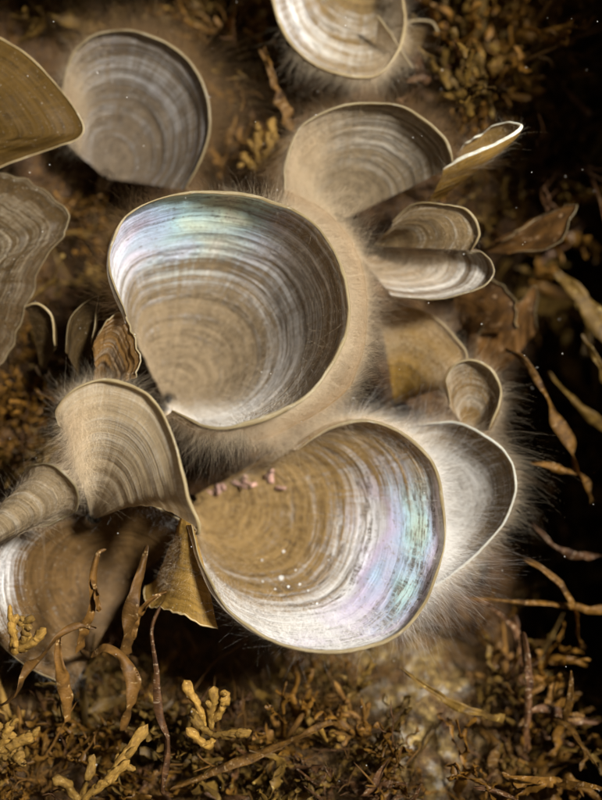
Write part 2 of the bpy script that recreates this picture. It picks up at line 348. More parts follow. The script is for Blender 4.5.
FAN_COUNT = [0]
def fan(label, rim, apex, mat, a=0.85, b=1.7, t0=0.015, bow=0.0, shift=(0, 0), nu=120, nv=72, chalk=0.3, spots=(), pearl=0.0, pspots=(),
        rim_mat=None, rim_r=0.065, wave=0.08, ridge=0.014, hair=(), name='fan_frond', cat='alga', group=None, lobes=0.012, stipe=True, roll=1.0, arc=(0, 0), arcd=(0, 0), hue=None, curl=0.07):
    FAN_COUNT[0] += 1; seed = FAN_COUNT[0] * 31
    R = catmull(rim, nu)
    seglen = np.linalg.norm(np.diff(P(R[:, 0], R[:, 1], R[:, 2]), axis=0), axis=1); Lr = seglen.sum()
    u = np.concatenate([[0], np.cumsum(seglen)]) / Lr
    t = np.linspace(t0, 1, nv)[:, None]
    ax, ay, ad = apex
    wob = 1 + lobes * fbm(u * 7, u * 0 + seed, seed, 3)[None] * t ** 2
    px = ax + (R[None, :, 0] - ax) * t ** a * wob + shift[0] * np.sin(np.pi * t); py = ay + (R[None, :, 1] - ay) * t ** a * wob + shift[1] * np.sin(np.pi * t)
    dd = ad + (R[None, :, 2] - ad) * t ** b + bow * np.sin(np.pi * t ** 0.9)
    e0 = (1 - u[None]) ** 5; e1 = u[None] ** 5; sn = np.sin(np.pi * t)
    py = py - sn * (arc[0] * e0 + arc[1] * e1); dd = dd - sn * (arcd[0] * e0 + arcd[1] * e1)
    V = P(px, py, dd)
    du = np.gradient(V, axis=1); dv = np.gradient(V, axis=0); N = nrm(np.cross(du, dv))
    cen = V[int(nv * 0.6), nu // 2]
    if np.dot(N[int(nv * 0.6), nu // 2], CAMPOS - cen) < 0: N = -N; flip = True
    else: flip = False
    Hr = np.linalg.norm(dv, axis=-1).sum(0).mean()
    U = np.broadcast_to(u[None], (nv, nu)); T = np.broadcast_to(t, (nv, nu))
    disp = wave * fbm(U * Lr * 0.55 + seed, T * Hr * 0.7, seed, 3) * np.minimum(1, T * 1.5)
    bandn = fbm(U * Lr * 0.18, T * Hr * 5.0 + seed, seed + 3, 3)
    disp = disp + ridge * bandn * 1.6 + ridge * 0.6 * fbm(U * Lr * 5 + seed, T * Hr * 0.6, seed + 8, 2)
    V = V + N * disp[..., None]
    lip = np.clip((T - 0.93) / 0.07, 0, 1) ** 1.6 * (1 + 0.5 * fbm(U * Lr * 0.9, U * 0 + 9, seed + 2, 2))   # the margin rolls inward
    V = V + N * (curl * lip)[..., None]
    base = P(ax, ay, ad)
    uv = np.stack([U * Lr, T * Hr], -1).reshape(-1, 2)
    root = thing(name, label, cat, base, group)
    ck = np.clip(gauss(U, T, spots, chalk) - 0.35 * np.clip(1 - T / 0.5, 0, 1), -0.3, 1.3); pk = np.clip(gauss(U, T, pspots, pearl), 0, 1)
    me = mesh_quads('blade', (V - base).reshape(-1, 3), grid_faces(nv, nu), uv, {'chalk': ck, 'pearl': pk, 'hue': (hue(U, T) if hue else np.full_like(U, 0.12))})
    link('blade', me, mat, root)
    # in-rolled margin: a swept curl along the rim
    if rim_mat is not None:
        E = V[-1]; Ne = N[-1]; Te = nrm(np.gradient(E, axis=0)); Ou = nrm(dv[-1])
        taper = np.minimum(1, np.minimum(u, 1 - u) * 14) * 0.75 + 0.25
        rr = rim_r * 0.5 * taper * (1 + 0.7 * fbm(u * Lr * 1.1, u * 0 + 5, seed, 3))
        ang = np.linspace(-0.6, 2 * np.pi - 1.3, 12)
        c = E + Ne * (rr * roll)[:, None]
        spir = rr[:, None] * (1 - 0.10 * np.linspace(0, 1, 12))[None]
        ring = c[:, None] + (-np.cos(ang)[None, :, None] * Ne[:, None] * roll + np.sin(ang)[None, :, None] * Ou[:, None]) * spir[..., None]
        uvr = np.stack([np.broadcast_to(ang[None] / 6.28, (nu, 12)), np.broadcast_to((u * Lr)[:, None], (nu, 12))], -1)
        link('rolled_margin', mesh_quads('rolled_margin', (ring - base).reshape(-1, 3), grid_faces(nu, 12), uvr.reshape(-1, 2)), rim_mat, root)
    # felt of fine hairs
    for hs in hair:
        n = hs['n']; ur = hs.get('u', (0, 1)); vr = hs.get('v', (0.3, 1)); sg = hs.get('side', 1)
        full = ur[0] <= 0 and ur[1] >= 1
        uu = rng.uniform(0, 1, n) if full else np.clip((ur[0] + ur[1]) / 2 + (ur[1] - ur[0]) * 0.5 * np.clip(rng.normal(0, 0.5, n), -1.15, 1.15), 0, 1)
        vv = vr[0] + (vr[1] - vr[0]) * rng.beta(1.8, 1.1, n)
        if hs.get('rows'):                                   # hairs stand in concentric rows
            k = hs['rows']; vv = (np.floor(vv * k) + 0.5 + rng.normal(0, 0.16, n)) / k; vv = np.clip(vv, vr[0], vr[1])
        dens = fbm(uu * Lr * 0.8 + 3, vv * Hr * 0.8, seed + 40, 3); keep = rng.uniform(-1.0, 0.3, n) < dens * 0.7
        uu = uu[keep]; vv = vv[keep]; n = len(uu)
        ii = np.clip(((vv - t0) / (1 - t0)) * (nv - 1), 0, nv - 1).astype(int); jj = np.clip(np.searchsorted(u, uu), 0, nu - 1)
        fr = rng.uniform(-.5, .5, (n, 2))
        p = V[ii, jj] + du[ii, jj] * fr[:, :1] + dv[ii, jj] * fr[:, 1:]
        ou = nrm(dv[ii, jj]); tn = nrm(du[ii, jj])
        sw = fbm(uu * Lr * 0.9, vv * Hr * 0.5, seed + 60, 2)[:, None]
        dirs = N[ii, jj] * sg * hs.get('out', 0.6) + ou * hs.get('rad', 0.6) + tn * (sw * 0.3) + rng.normal(0, hs.get('mess', 0.42), (n, 3))
        ln = hs.get('len', 0.6) * np.minimum(0.2 + rng.exponential(0.4, n), 1.7) * (1 + 0.5 * sw[:, 0])
        bend = (tn * sw * 0.7 - UP * 0.12 + rng.normal(0, 0.10, (n, 3)))
        n_seg = 2
        hv, hq = hairs(p - base, dirs, ln, np.full(n, hs.get('w', 0.0010)) * rng.uniform(0.6, 1.3, n), bend, n_seg)
        ho = link('hair_fringe', mesh_quads('hair_fringe', hv, hq, smooth=False), hs.get('mat', M_HAIR), root); ho['kind'] = 'stuff'
    if stipe:
        tip = V[0].mean(0); gd_ = float(terrain_d(np.array(ax), np.array(ay + 12)))
        foot = P(ax + rnd.uniform(-8, 8), ay + 14, min(gd_, ad - 0.3) - 0.2)
        midp = (tip + foot) / 2 + rng.normal(0, 0.08, 3)
        path = catmull([tip + nrm(tip - foot) * 0.1, midp, foot], 9)
        tv, tq, tu = tube(path, np.linspace(0.16, 0.11, 9), 8, 0.3, seed, 0.7, cap=False)
        link('stipe', mesh_quads('stipe', tv - base, tq, tu), M_STIPE, root)
    return root, V, N

B = blade_material
# --- the two big cups
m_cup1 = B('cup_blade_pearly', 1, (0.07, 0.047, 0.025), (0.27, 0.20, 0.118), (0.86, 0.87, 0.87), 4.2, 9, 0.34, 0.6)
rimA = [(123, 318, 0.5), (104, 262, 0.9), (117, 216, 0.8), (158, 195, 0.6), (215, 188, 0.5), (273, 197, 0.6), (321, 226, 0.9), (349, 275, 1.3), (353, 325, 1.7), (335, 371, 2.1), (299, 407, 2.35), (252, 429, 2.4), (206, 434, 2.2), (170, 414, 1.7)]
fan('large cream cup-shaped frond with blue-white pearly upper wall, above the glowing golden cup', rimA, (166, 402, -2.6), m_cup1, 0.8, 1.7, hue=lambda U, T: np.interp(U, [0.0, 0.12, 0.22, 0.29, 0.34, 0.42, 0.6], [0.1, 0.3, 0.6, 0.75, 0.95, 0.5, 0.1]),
    chalk=0.27, spots=[(0.2, 0.92, 0.17, 0.33, 0.95), (0.45, 0.8, 0.2, 0.22, 0.32), (0.72, 0.62, 0.16, 0.12, 0.5)], pspots=[(0.25, 0.9, 0.14, 0.35, 1.0), (0.4, 0.9, 0.08, 0.2, .5)],  # spots also paint the light on the upper wall and lower stripe
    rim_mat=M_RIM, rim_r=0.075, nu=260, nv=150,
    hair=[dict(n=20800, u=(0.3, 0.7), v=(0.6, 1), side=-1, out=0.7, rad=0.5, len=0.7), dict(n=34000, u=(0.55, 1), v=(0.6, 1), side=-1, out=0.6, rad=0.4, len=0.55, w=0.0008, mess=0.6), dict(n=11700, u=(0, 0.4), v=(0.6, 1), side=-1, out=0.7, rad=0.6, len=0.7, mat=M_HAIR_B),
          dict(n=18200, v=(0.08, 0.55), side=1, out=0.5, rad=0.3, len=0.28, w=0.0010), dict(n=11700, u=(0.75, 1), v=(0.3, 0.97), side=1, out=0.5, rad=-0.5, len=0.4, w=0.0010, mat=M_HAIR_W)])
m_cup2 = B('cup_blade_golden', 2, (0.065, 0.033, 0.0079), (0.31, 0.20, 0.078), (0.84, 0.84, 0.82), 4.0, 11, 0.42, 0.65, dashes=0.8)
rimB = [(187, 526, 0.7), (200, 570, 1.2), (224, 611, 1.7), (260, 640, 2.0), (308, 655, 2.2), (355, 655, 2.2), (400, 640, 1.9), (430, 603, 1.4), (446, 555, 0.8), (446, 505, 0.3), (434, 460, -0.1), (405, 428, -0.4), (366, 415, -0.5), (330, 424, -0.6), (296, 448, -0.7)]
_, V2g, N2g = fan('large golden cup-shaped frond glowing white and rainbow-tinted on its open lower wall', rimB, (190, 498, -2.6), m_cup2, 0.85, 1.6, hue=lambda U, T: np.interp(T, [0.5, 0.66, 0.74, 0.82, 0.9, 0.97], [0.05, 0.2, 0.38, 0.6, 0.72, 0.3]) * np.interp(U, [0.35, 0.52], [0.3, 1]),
    chalk=0.2, spots=[(0.36, 1.0, 0.25, 0.32, 1.15), (0.56, 0.88, 0.15, 0.33, 0.9)], pspots=[(0.56, 0.8, 0.2, 0.35, 1.2), (0.4, 0.95, 0.15, 0.2, .6)],  # spots also paint the bright glow of the lower and right wall
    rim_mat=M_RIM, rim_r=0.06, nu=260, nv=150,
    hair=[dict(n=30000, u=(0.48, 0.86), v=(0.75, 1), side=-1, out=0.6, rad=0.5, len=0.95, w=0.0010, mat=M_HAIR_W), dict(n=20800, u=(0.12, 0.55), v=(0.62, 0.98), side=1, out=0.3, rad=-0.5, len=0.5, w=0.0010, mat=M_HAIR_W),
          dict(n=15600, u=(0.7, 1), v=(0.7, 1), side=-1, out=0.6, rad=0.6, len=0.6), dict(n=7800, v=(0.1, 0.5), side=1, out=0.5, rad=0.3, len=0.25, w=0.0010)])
# --- fronds hugging the golden cup
m_pale = B('pale_blade', 3, (0.076, 0.044, 0.0158), (0.259, 0.175, 0.0792), (0.76, 0.78, 0.78), 4.5, 12, 0.4)
fan('pale whiskered frond wrapped round the back of the glowing golden cup', [(418, 424, -1.3), (455, 420, -1.1), (489, 433, -0.7), (512, 455, -0.5), (520, 488, -0.4), (509, 522, -0.5), (482, 552, -0.6), (446, 582, -0.8), (410, 600, -1.1)], (395, 515, -2.8), m_pale,
    0.9, 1.5, chalk=0.3, spots=[(0.5, 0.6, 0.4, 0.25, 0.2)], pearl=0.3, rim_mat=M_RIM_W, rim_r=0.045,
    hair=[dict(n=21000, v=(0.3, 0.75), side=1, out=0.5, rad=0.5, len=0.5, mat=M_HAIR_W), dict(n=10400, v=(0.8, 1), side=-1, out=0.5, rad=0.8, len=0.5)])
m_brown = B('brown_blade', 4, (0.065, 0.037, 0.0122), (0.205, 0.126, 0.0468), (0.5, 0.45, 0.36), 3.6, 10, 0.42)
fan('small round brown frond with two pale rings above the whiskered one', [(448, 404, -1.2), (444, 380, -1.1), (455, 363, -1.0), (475, 358, -0.9), (494, 367, -0.8), (505, 388, -0.8), (503, 408, -0.8), (492, 430, -0.9)], (468, 432, -1.5), m_brown,
    0.95, 1.2, chalk=0.5, rim_mat=M_RIM, rim_r=0.05, nu=110, nv=60, hair=[dict(n=4550, v=(0.5, 1), side=-1, out=0.5, rad=0.7, len=0.4)])
m_gold = B('golden_blade', 5, (0.11, 0.058, 0.010), (0.36, 0.215, 0.05), (0.55, 0.46, 0.28), 2.5, 16, 0.5)
fan('amber wedge of frond flaring down from under the cream lobe', [(148, 592, -0.8), (153, 603, -0.2), (166, 611, 0.4), (182, 614, 0.7), (199, 618, 0.8), (216, 626, 0.7)], (184, 503, 0.0), m_gold,
    1.15, 1.1, bow=0.3, lobes=0.09, shift=(4, 0), wave=0.14, chalk=0.22, rim_mat=M_RIM, rim_r=0.03, nu=110, nv=80, hair=[dict(n=2500, v=(0.3, 0.85), side=1, out=0.4, rad=0.4, len=0.15, w=0.0010)])
# --- left lobe and its neighbours
m_cream = B('cream_blade', 6, (0.22, 0.165, 0.1), (0.43, 0.335, 0.205), (0.64, 0.58, 0.48), 2.6, 15, 0.45, dashes=0.12)
fan('smooth cream lobed frond with a drooping pointed tail', [(64, 424, 1.3), (61, 405, 1.6), (76, 388, 1.8), (107, 378, 1.9), (140, 388, 2.1), (165, 412, 2.3), (180, 445, 2.4), (187, 472, 2.4), (193, 498, 2.4), (203, 520, 2.3), (203, 533, 2.1), (193, 526, 1.7)], (92, 520, -0.9), m_cream,
    0.95, 0.6, bow=0.3, arc=(0, 34), arcd=(0, 1.6), chalk=0.4, rim_mat=M_RIM, rim_r=0.05, hair=[dict(n=9100, u=(0, 0.4), v=(0.6, 1), side=-1, out=0.5, rad=0.7, len=0.5), dict(n=9000, u=(0, .25), v=(.2, .9), side=1, out=.5, rad=-.2, len=.5)])
fan('ringed tan frond rolled into a narrow tube', [(24, 482, 1.0), (35, 469, 1.6), (53, 465, 2.0), (69, 474, 2.1), (77, 488, 1.9), (74, 503, 1.5), (60, 513, 1.0), (38, 524, 0.6)], (-70, 580, 0.6), B('ringed_blade', 7, (0.1, 0.068, 0.034), (0.3, 0.225, 0.13), (0.5, 0.44, 0.34), 6.5, 9, 0.35),
    1.0, 0.9, chalk=0.4, rim_mat=M_RIM, rim_r=0.05, nu=110, nv=90, ridge=0.022, hair=[dict(n=11700, v=(0.6, 1), side=-1, out=0.6, rad=0.4, len=0.6)])
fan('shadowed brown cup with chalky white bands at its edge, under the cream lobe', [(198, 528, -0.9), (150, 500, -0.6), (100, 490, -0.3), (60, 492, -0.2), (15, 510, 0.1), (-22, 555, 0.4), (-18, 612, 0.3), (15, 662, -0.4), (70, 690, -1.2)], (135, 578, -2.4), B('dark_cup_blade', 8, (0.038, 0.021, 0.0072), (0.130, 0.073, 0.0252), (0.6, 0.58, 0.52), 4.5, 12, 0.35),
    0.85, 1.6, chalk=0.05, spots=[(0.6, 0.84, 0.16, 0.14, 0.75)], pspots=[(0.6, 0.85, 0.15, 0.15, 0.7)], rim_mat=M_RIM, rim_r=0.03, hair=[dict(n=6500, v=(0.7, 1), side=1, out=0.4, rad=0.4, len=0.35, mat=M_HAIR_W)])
# --- fronds along the top
fan('grey-banded round frond standing in a halo of brown hairs', [(66, 142, -2.8), (58, 100, -2.6), (66, 60, -2.5), (85, 37, -2.4), (112, 28, -2.3), (150, 31, -2.2), (185, 53, -2.1), (206, 88, -2.0), (212, 125, -2.0), (205, 160, -2.1), (188, 190, -2.3)], (105, 178, -3.6), B('grey_blade', 9, (0.04, 0.028, 0.017), (0.135, 0.1, 0.064), (0.34, 0.33, 0.31), 5.5, 10, 0.3),
    0.9, 1.6, chalk=0.36, pearl=0.25, spots=[(0.6, 0.8, 0.25, 0.2, 0.2)], rim_mat=M_RIM, rim_r=0.06, nu=200, nv=110,
    hair=[dict(n=26000, u=(0.15, 1), v=(0.7, 1), side=-1, out=0.6, rad=0.8, len=1.25, w=0.0010, mat=M_HAIR_B), dict(n=13000, u=(0, 0.35), v=(0.4, 1), side=1, out=0.5, rad=0.5, len=0.6, w=0.0010, mat=M_HAIR)])
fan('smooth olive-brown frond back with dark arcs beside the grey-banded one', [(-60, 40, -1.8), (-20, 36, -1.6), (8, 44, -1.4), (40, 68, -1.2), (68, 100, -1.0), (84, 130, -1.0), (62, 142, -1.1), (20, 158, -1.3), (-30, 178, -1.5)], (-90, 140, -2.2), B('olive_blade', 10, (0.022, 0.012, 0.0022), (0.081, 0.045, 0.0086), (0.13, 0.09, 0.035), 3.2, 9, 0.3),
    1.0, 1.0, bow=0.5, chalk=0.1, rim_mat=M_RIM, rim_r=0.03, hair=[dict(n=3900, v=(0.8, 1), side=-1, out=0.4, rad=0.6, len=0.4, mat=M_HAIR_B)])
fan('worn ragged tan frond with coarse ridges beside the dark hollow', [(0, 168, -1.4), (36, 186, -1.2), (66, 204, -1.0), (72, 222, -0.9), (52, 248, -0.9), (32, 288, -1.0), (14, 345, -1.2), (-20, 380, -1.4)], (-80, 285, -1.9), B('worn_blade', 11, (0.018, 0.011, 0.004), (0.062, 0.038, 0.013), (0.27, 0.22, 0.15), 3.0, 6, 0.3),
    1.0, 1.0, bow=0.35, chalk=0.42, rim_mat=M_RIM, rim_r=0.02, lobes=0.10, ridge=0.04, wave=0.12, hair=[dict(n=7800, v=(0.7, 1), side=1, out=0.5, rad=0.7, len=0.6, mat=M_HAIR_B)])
fan('bowl-shaped frond with blue-grey and golden bands at the top of the clump', [(258, -45, -2.3), (270, 0, -2.1), (285, 40, -1.9), (310, 66, -1.7), (345, 80, -1.6), (376, 79, -1.6), (398, 58, -1.7), (408, 25, -1.9), (405, -20, -2.1)], (368, -35, -3.6), B('blue_band_blade', 12, (0.054, 0.034, 0.0144), (0.238, 0.155, 0.0612), (0.6, 0.58, 0.52), 3.4, 9, 0.4),
    0.9, 1.5, chalk=0.38, pspots=[(0.2, 0.85, 0.2, 0.3, 0.9)], spots=[(0.3, 0.85, 0.3, 0.2, 0.3)], rim_mat=M_RIM, rim_r=0.06,
    hair=[dict(n=11700, u=(0.4, 1), v=(0.6, 1), side=1, out=0.4, rad=0.4, len=0.6, w=0.0010), dict(n=7800, u=(0.3, 0.8), v=(0.8, 1), side=-1, out=0.4, rad=0.8, len=0.6)])
fan('round silvery-brown banded frond with a golden rim behind the large cream cup', [(282, 200, -0.9), (281, 165, -1.0), (294, 130, -1.0), (325, 108, -1.0), (365, 98, -1.0), (405, 103, -0.9), (435, 122, -0.8), (452, 143, -0.7), (456, 165, -0.7)], (338, 222, -2.6), B('silver_blade', 13, (0.07, 0.05, 0.029), (0.25, 0.19, 0.115), (0.56, 0.52, 0.44), 4.5, 9, 0.36),
    0.88, 1.6, chalk=0.36, spots=[(0.65, 0.7, 0.25, 0.2, 0.25)], rim_mat=M_RIM, rim_r=0.06, nu=200, nv=110,
    hair=[dict(n=26000, u=(0, 0.5), v=(0.4, 1), side=1, out=0.5, rad=0.5, len=0.6, w=0.0010), dict(n=18200, v=(0.75, 1), side=-1, out=0.5, rad=0.8, len=0.9, mat=M_HAIR_B)])
fan('side-on funnel frond with a bright blue-white lip', [(444, 174, -0.7), (470, 161, -0.35), (500, 149, -0.1), (519, 137, 0.0), (525, 128, -0.2), (513, 123, -0.5), (493, 127, -0.8), (476, 137, -1.0), (462, 150, -1.2)], (420, 215, -2.2), m_gold,
    0.95, 1.1, bow=0.15, chalk=0.2, rim_mat=M_RIM_W, rim_r=0.075, nu=120, nv=70, hair=[dict(n=3250, v=(0.6, 1), side=1, out=0.4, rad=0.6, len=0.3)])
# --- the paired small curls
m_silver_small = B('tan_silver_blade', 18, (0.07, 0.045, 0.02), (0.24, 0.165, 0.08), (0.58, 0.53, 0.43), 4.0, 10, 0.42)
m_white = B('speckled_white_blade', 14, (0.043, 0.025, 0.0108), (0.216, 0.136, 0.0612), (0.66, 0.63, 0.57), 4.0, 12, 0.36)
fan('small curled tan frond tucked above the speckled white one', [(396, 226, -1.3), (412, 212, -1.0), (430, 205, -0.7), (448, 204, -0.5), (466, 208, -0.4), (477, 220, -0.35), (480, 235, -0.4), (472, 250, -0.6)], (372, 246, -2.1), m_silver_small,
    0.9, 1.1, bow=0.35, chalk=0.3, rim_mat=M_RIM, rim_r=0.045, nu=110, nv=60, hair=[dict(n=1950, v=(0.5, 1), side=1, out=0.4, rad=0.6, len=0.25)])
fan('small speckled white frond with a rounded hooked end', [(395, 300, -0.9), (430, 304, -0.6), (462, 299, -0.4), (484, 292, -0.3), (496, 277, -0.3), (495, 261, -0.35), (484, 250, -0.5), (466, 248, -0.75), (450, 252, -1.0)], (352, 248, -2.4), m_white,
    0.9, 1.4, chalk=0.5, spots=[(0.4, 0.7, 0.3, 0.2, 0.3)], rim_mat=M_RIM, rim_r=0.04, nu=150, nv=90, hair=[dict(n=11700, v=(0.2, 0.7), side=1, out=0.5, rad=0.5, len=0.5)])
# --- milky sheets behind the cream cup
fan('broad milky frond sheltering behind the large cream cup', [(285, 190, -0.8), (328, 212, -0.4), (356, 250, 0.0), (368, 300, 0.3), (366, 346, 0.5), (352, 382, 0.6), (326, 408, 0.5), (286, 430, 0.3), (250, 440, 0.1)], (190, 355, -4.6), B('milky_blade', 16, (0.216, 0.136, 0.0576), (0.497, 0.339, 0.1512), (0.62, 0.55, 0.44), 1.6, 14, 0.45, dashes=0.1),
    1.0, 1.2, t0=0.45, chalk=0.45, rim_mat=None, curl=0.0, nu=180, nv=100,
    hair=[dict(n=9000, v=(0.6, 1), side=1, out=0.3, rad=0.5, len=0.15, w=0.0010, mess=0.3), dict(n=85000, v=(0.88, 1), side=1, out=0.3, rad=0.85, len=0.85, w=0.0008, mess=0.5)])
fan('tan fan frond half hidden in hair between the milky sheet and the small ringed one', [(380, 312, -2.3), (412, 306, -2.1), (440, 320, -2.0), (458, 337, -1.9), (468, 354, -1.9), (466, 380, -2.0)], (395, 405, -3.2), m_gold,
    0.95, 1.2, bow=0.3, chalk=0.3, rim_mat=M_RIM, rim_r=0.03, nu=110, nv=60, hair=[dict(n=15600, v=(0.4, 1), side=1, out=0.6, rad=0.6, len=0.6)])
# --- little ones
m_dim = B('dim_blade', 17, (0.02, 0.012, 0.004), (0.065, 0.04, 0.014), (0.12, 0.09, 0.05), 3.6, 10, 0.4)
fan('thin pale frond seen edge-on beside the top bowl', [(380, 14, -2.0), (386, 22, -1.9), (396, 38, -1.8), (405, 54, -1.8), (414, 68, -1.9)], (372, 66, -2.8), m_cream, 1.0, 1.0, chalk=0.3, rim_mat=M_RIM, rim_r=0.04, nu=70, nv=40, hair=[dict(n=1950, v=(0.6, 1), side=1, out=.6, rad=.6, len=.4)])
fan('tiny faint round frond beside the thin pale edge', [(400, 40, -3.2), (402, 25, -3.1), (416, 18, -3.0), (434, 21, -3.0), (442, 36, -3.0), (436, 52, -3.1)], (412, 62, -3.8), m_brown, 1.0, 1.3, chalk=0.15, rim_mat=M_RIM, rim_r=0.035, nu=80, nv=40)
fan('crumpled tan frond with glinting ridges between the dark hollow and the cream cup', [(98, 336, 0.0), (108, 320, 0.1), (122, 318, 0.1), (132, 334, 0.2), (141, 356, 0.3), (136, 378, 0.4)], (94, 392, -1.2), B('crumpled_blade', 15, (0.054, 0.029, 0.0086), (0.216, 0.116, 0.0360), (0.5, 0.42, 0.32), 5, 7, 0.35, 0.8), 0.95, 1.2, bow=0.25, chalk=0.35, rim_mat=M_RIM, rim_r=0.03, wave=0.22, ridge=0.05, lobes=0.08, nu=110, nv=60)
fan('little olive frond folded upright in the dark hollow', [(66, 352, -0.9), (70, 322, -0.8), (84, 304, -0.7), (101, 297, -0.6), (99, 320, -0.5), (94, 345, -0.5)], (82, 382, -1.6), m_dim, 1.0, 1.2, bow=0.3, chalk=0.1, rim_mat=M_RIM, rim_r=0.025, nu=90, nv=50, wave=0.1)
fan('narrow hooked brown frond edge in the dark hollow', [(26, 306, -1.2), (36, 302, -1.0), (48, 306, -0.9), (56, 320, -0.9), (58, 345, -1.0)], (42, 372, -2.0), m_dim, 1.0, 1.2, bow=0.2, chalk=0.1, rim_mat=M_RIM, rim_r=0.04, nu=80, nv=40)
m_leaf = simple_material('rust_leaf', (0.03, 0.014, 0.004), (0.12, 0.056, 0.014), (0.24, 0.15, 0.08), 2.2, 0.4, 0.4, 0.5)
def leaf(label, rim, apex, mat, **kw):
    kw.setdefault('rim_mat', M_RIM); kw.setdefault('rim_r', 0.014)
    return fan(label, rim, apex, mat, 1.0, 1.1, name='leaf_alga', nu=90, nv=50, wave=0.18, ridge=0.02, lobes=0.1, **kw)
leaf('rust-brown pointed leaf with a pale olive edge beyond the paired curls', [(500, 236, -2.6), (535, 218, -2.4), (565, 207, -2.2), (577, 213, -2.0), (570, 238, -1.9), (546, 251, -1.9), (512, 256, -2.1)], (478, 252, -3.4), m_leaf, bow=0.2)
leaf('amber curled leaf hanging below the speckled white frond', [(446, 262, -2.8), (478, 268, -2.6), (505, 286, -2.4), (520, 305, -2.4), (515, 330, -2.5)], (462, 336, -3.6), m_leaf, bow=0.3, chalk=0.05)
leaf('dull tan folded leaf below the amber curled one', [(470, 360, -3.2), (480, 330, -3.0), (500, 305, -2.8), (520, 296, -2.8), (536, 288, -2.8), (538, 330, -3.0)], (490, 385, -4.0), m_leaf, bow=0.2, chalk=0.05)

# ------------------------------------------------------------------ ribbon seaweed
M_RIB = simple_material('amber_ribbon', (0.048, 0.020, 0.0029), (0.213, 0.101, 0.0145), (0.309, 0.193, 0.0869), 5.0, 0.55, 0.6, 0.3, spot=0.6)
M_RED = simple_material('red_ribbon', (0.032, 0.013, 0.005), (0.125, 0.055, 0.017), (0.26, 0.18, 0.11), 5.0, 0.45, 0.6, 0.3, spot=0.6)
M_OLV = simple_material('olive_ribbon', (0.035, 0.018, 0.0030), (0.161, 0.091, 0.0142), (0.262, 0.181, 0.0504), 2.6, 0.45, 0.6, 0.3)
M_YEL = simple_material('yellow_finger', (0.120, 0.060, 0.0100), (0.330, 0.190, 0.0350), (0.420, 0.290, 0.1000), 6.0, 0.35, 0.6, 0.3, use_uv=True, bump=0.6)
M_BRN = simple_material('brown_finger', (0.046, 0.019, 0.0030), (0.202, 0.096, 0.0161), (0.302, 0.192, 0.0605), 4.0, 0.3, 0.6, 0.3)
M_FIL = simple_material('brown_thread', (0.036, 0.016, 0.0031), (0.168, 0.079, 0.0147), (0.315, 0.210, 0.0945), 2.0, 0.35, 0.6, 0.3)

def strap_alga(label, paths, mat, group=None, name='ribbon_alga'):
    """paths: [(control points (px,py,d), (w0, wmid, w1) in px, twist)]"""
    b = P(*paths[0][0][-1]); root = thing(name, label, 'alga', b, group)
    for k, (pts, ws, tw) in enumerate(paths):
        c = catmull([P(*p) for p in pts], 64)
        w = np.interp(np.linspace(0, 1, 64), [0, 0.5, 1], np.array(ws) / PPC / 2 * 0.8)
        w[0] *= 0.3
        v, q, uv = ribbon(c, w, BACK, tw, 0.2, rnd.randint(0, 999), 0.007)
        link('strap', mesh_quads('strap', v - b, q, uv), mat, root)
    ep = paths[0][0][-1]; foot = P(*ep); f2 = P(ep[0] + 6, ep[1] + 12, min(float(terrain_d(np.array(ep[0] + 6.0), np.array(ep[1] + 12.0))), ep[2] - 0.4) - 0.1)
    v, q, uv = tube(catmull([foot, (foot + f2) / 2 + RIGHT * 0.1, f2], 8), np.linspace(0.06, 0.09, 8), 6, 0.2, 3)
    link('stem', mesh_quads('stem', v - b, q, uv), mat, root)

strap_alga('long twisted amber ribbon with a red forked joint beside the small ringed frond', [([(505, 349, -1.9), (524, 360, -1.8), (543, 391, -1.7), (558, 423, -1.7), (571, 447, -1.8), (577, 470, -2.0), (592, 500, -2.6)], (4, 13, 12), 1.3), ([(530, 462, -1.9), (550, 466, -1.9), (576, 472, -2.1)], (3, 9, 12), 0.5)], M_RIB)
strap_alga('olive arched strap curling over in the tangle below the shadowed cup', [([(92, 655, 0.7), (106, 648, 1.0), (122, 658, 1.2), (132, 680, 1.2), (131, 705, 1.1), (124, 730, 0.7)], (6, 15, 12), 0.7)], M_FIL)
strap_alga('long brown frilled strap beneath the chalky-banded cup', [([(96, 628, 1.0), (78, 626, 1.1), (55, 640, 1.1), (32, 668, 1.0), (12, 695, 0.8), (-6, 712, 0.4)], (5, 14, 12), 1.2), ([(60, 634, 1.0), (58, 660, 0.9), (66, 690, 0.6), (70, 720, 0.2)], (5, 18, 14), 0.8)], M_FIL)
strap_alga('upright fleshy brown strap with a notched tip in front of the shadowed cup', [([(106, 550, 1.5), (97, 556, 1.6), (93, 580, 1.5), (92, 605, 1.3), (84, 630, 1.0), (80, 650, 0.6)], (5, 12, 16), 0.8), ([(92, 578, 1.5), (96, 592, 1.5), (99, 612, 1.3)], (3, 7, 6), 0.3)], M_FIL)
strap_alga('thin yellow-tipped ribbon at the edge of the dark water', [([(582, 334, -2.0), (592, 352, -2.0), (604, 378, -2.3), (622, 410, -3.0)], (4, 9, 10), 0.8)], M_OLV)
strap_alga('broad dark olive strap slanting away from the rust-brown leaf', [([(556, 272, -3.2), (576, 292, -3.0), (604, 328, -2.9), (640, 370, -3.4)], (10, 30, 26), 0.6)], M_OLV)
strap_alga('narrow olive strap behind the twisted amber ribbon', [([(548, 372, -3.2), (570, 396, -3.2), (602, 425, -3.5), (640, 450, -4.2)], (5, 11, 10), 0.6)], M_OLV)
strap_alga('folded amber strap with speckled joints near the red branching stem', [([(521, 557, -1.6), (542, 570, -1.5), (562, 590, -1.5), (575, 612, -1.6), (580, 645, -2.2)], (4, 13, 8), 1.6), ([(470, 598, -2.0), (510, 601, -1.8), (560, 604, -1.8), (604, 610, -2.0)], (3, 7, 9), 0.7)], M_RIB)
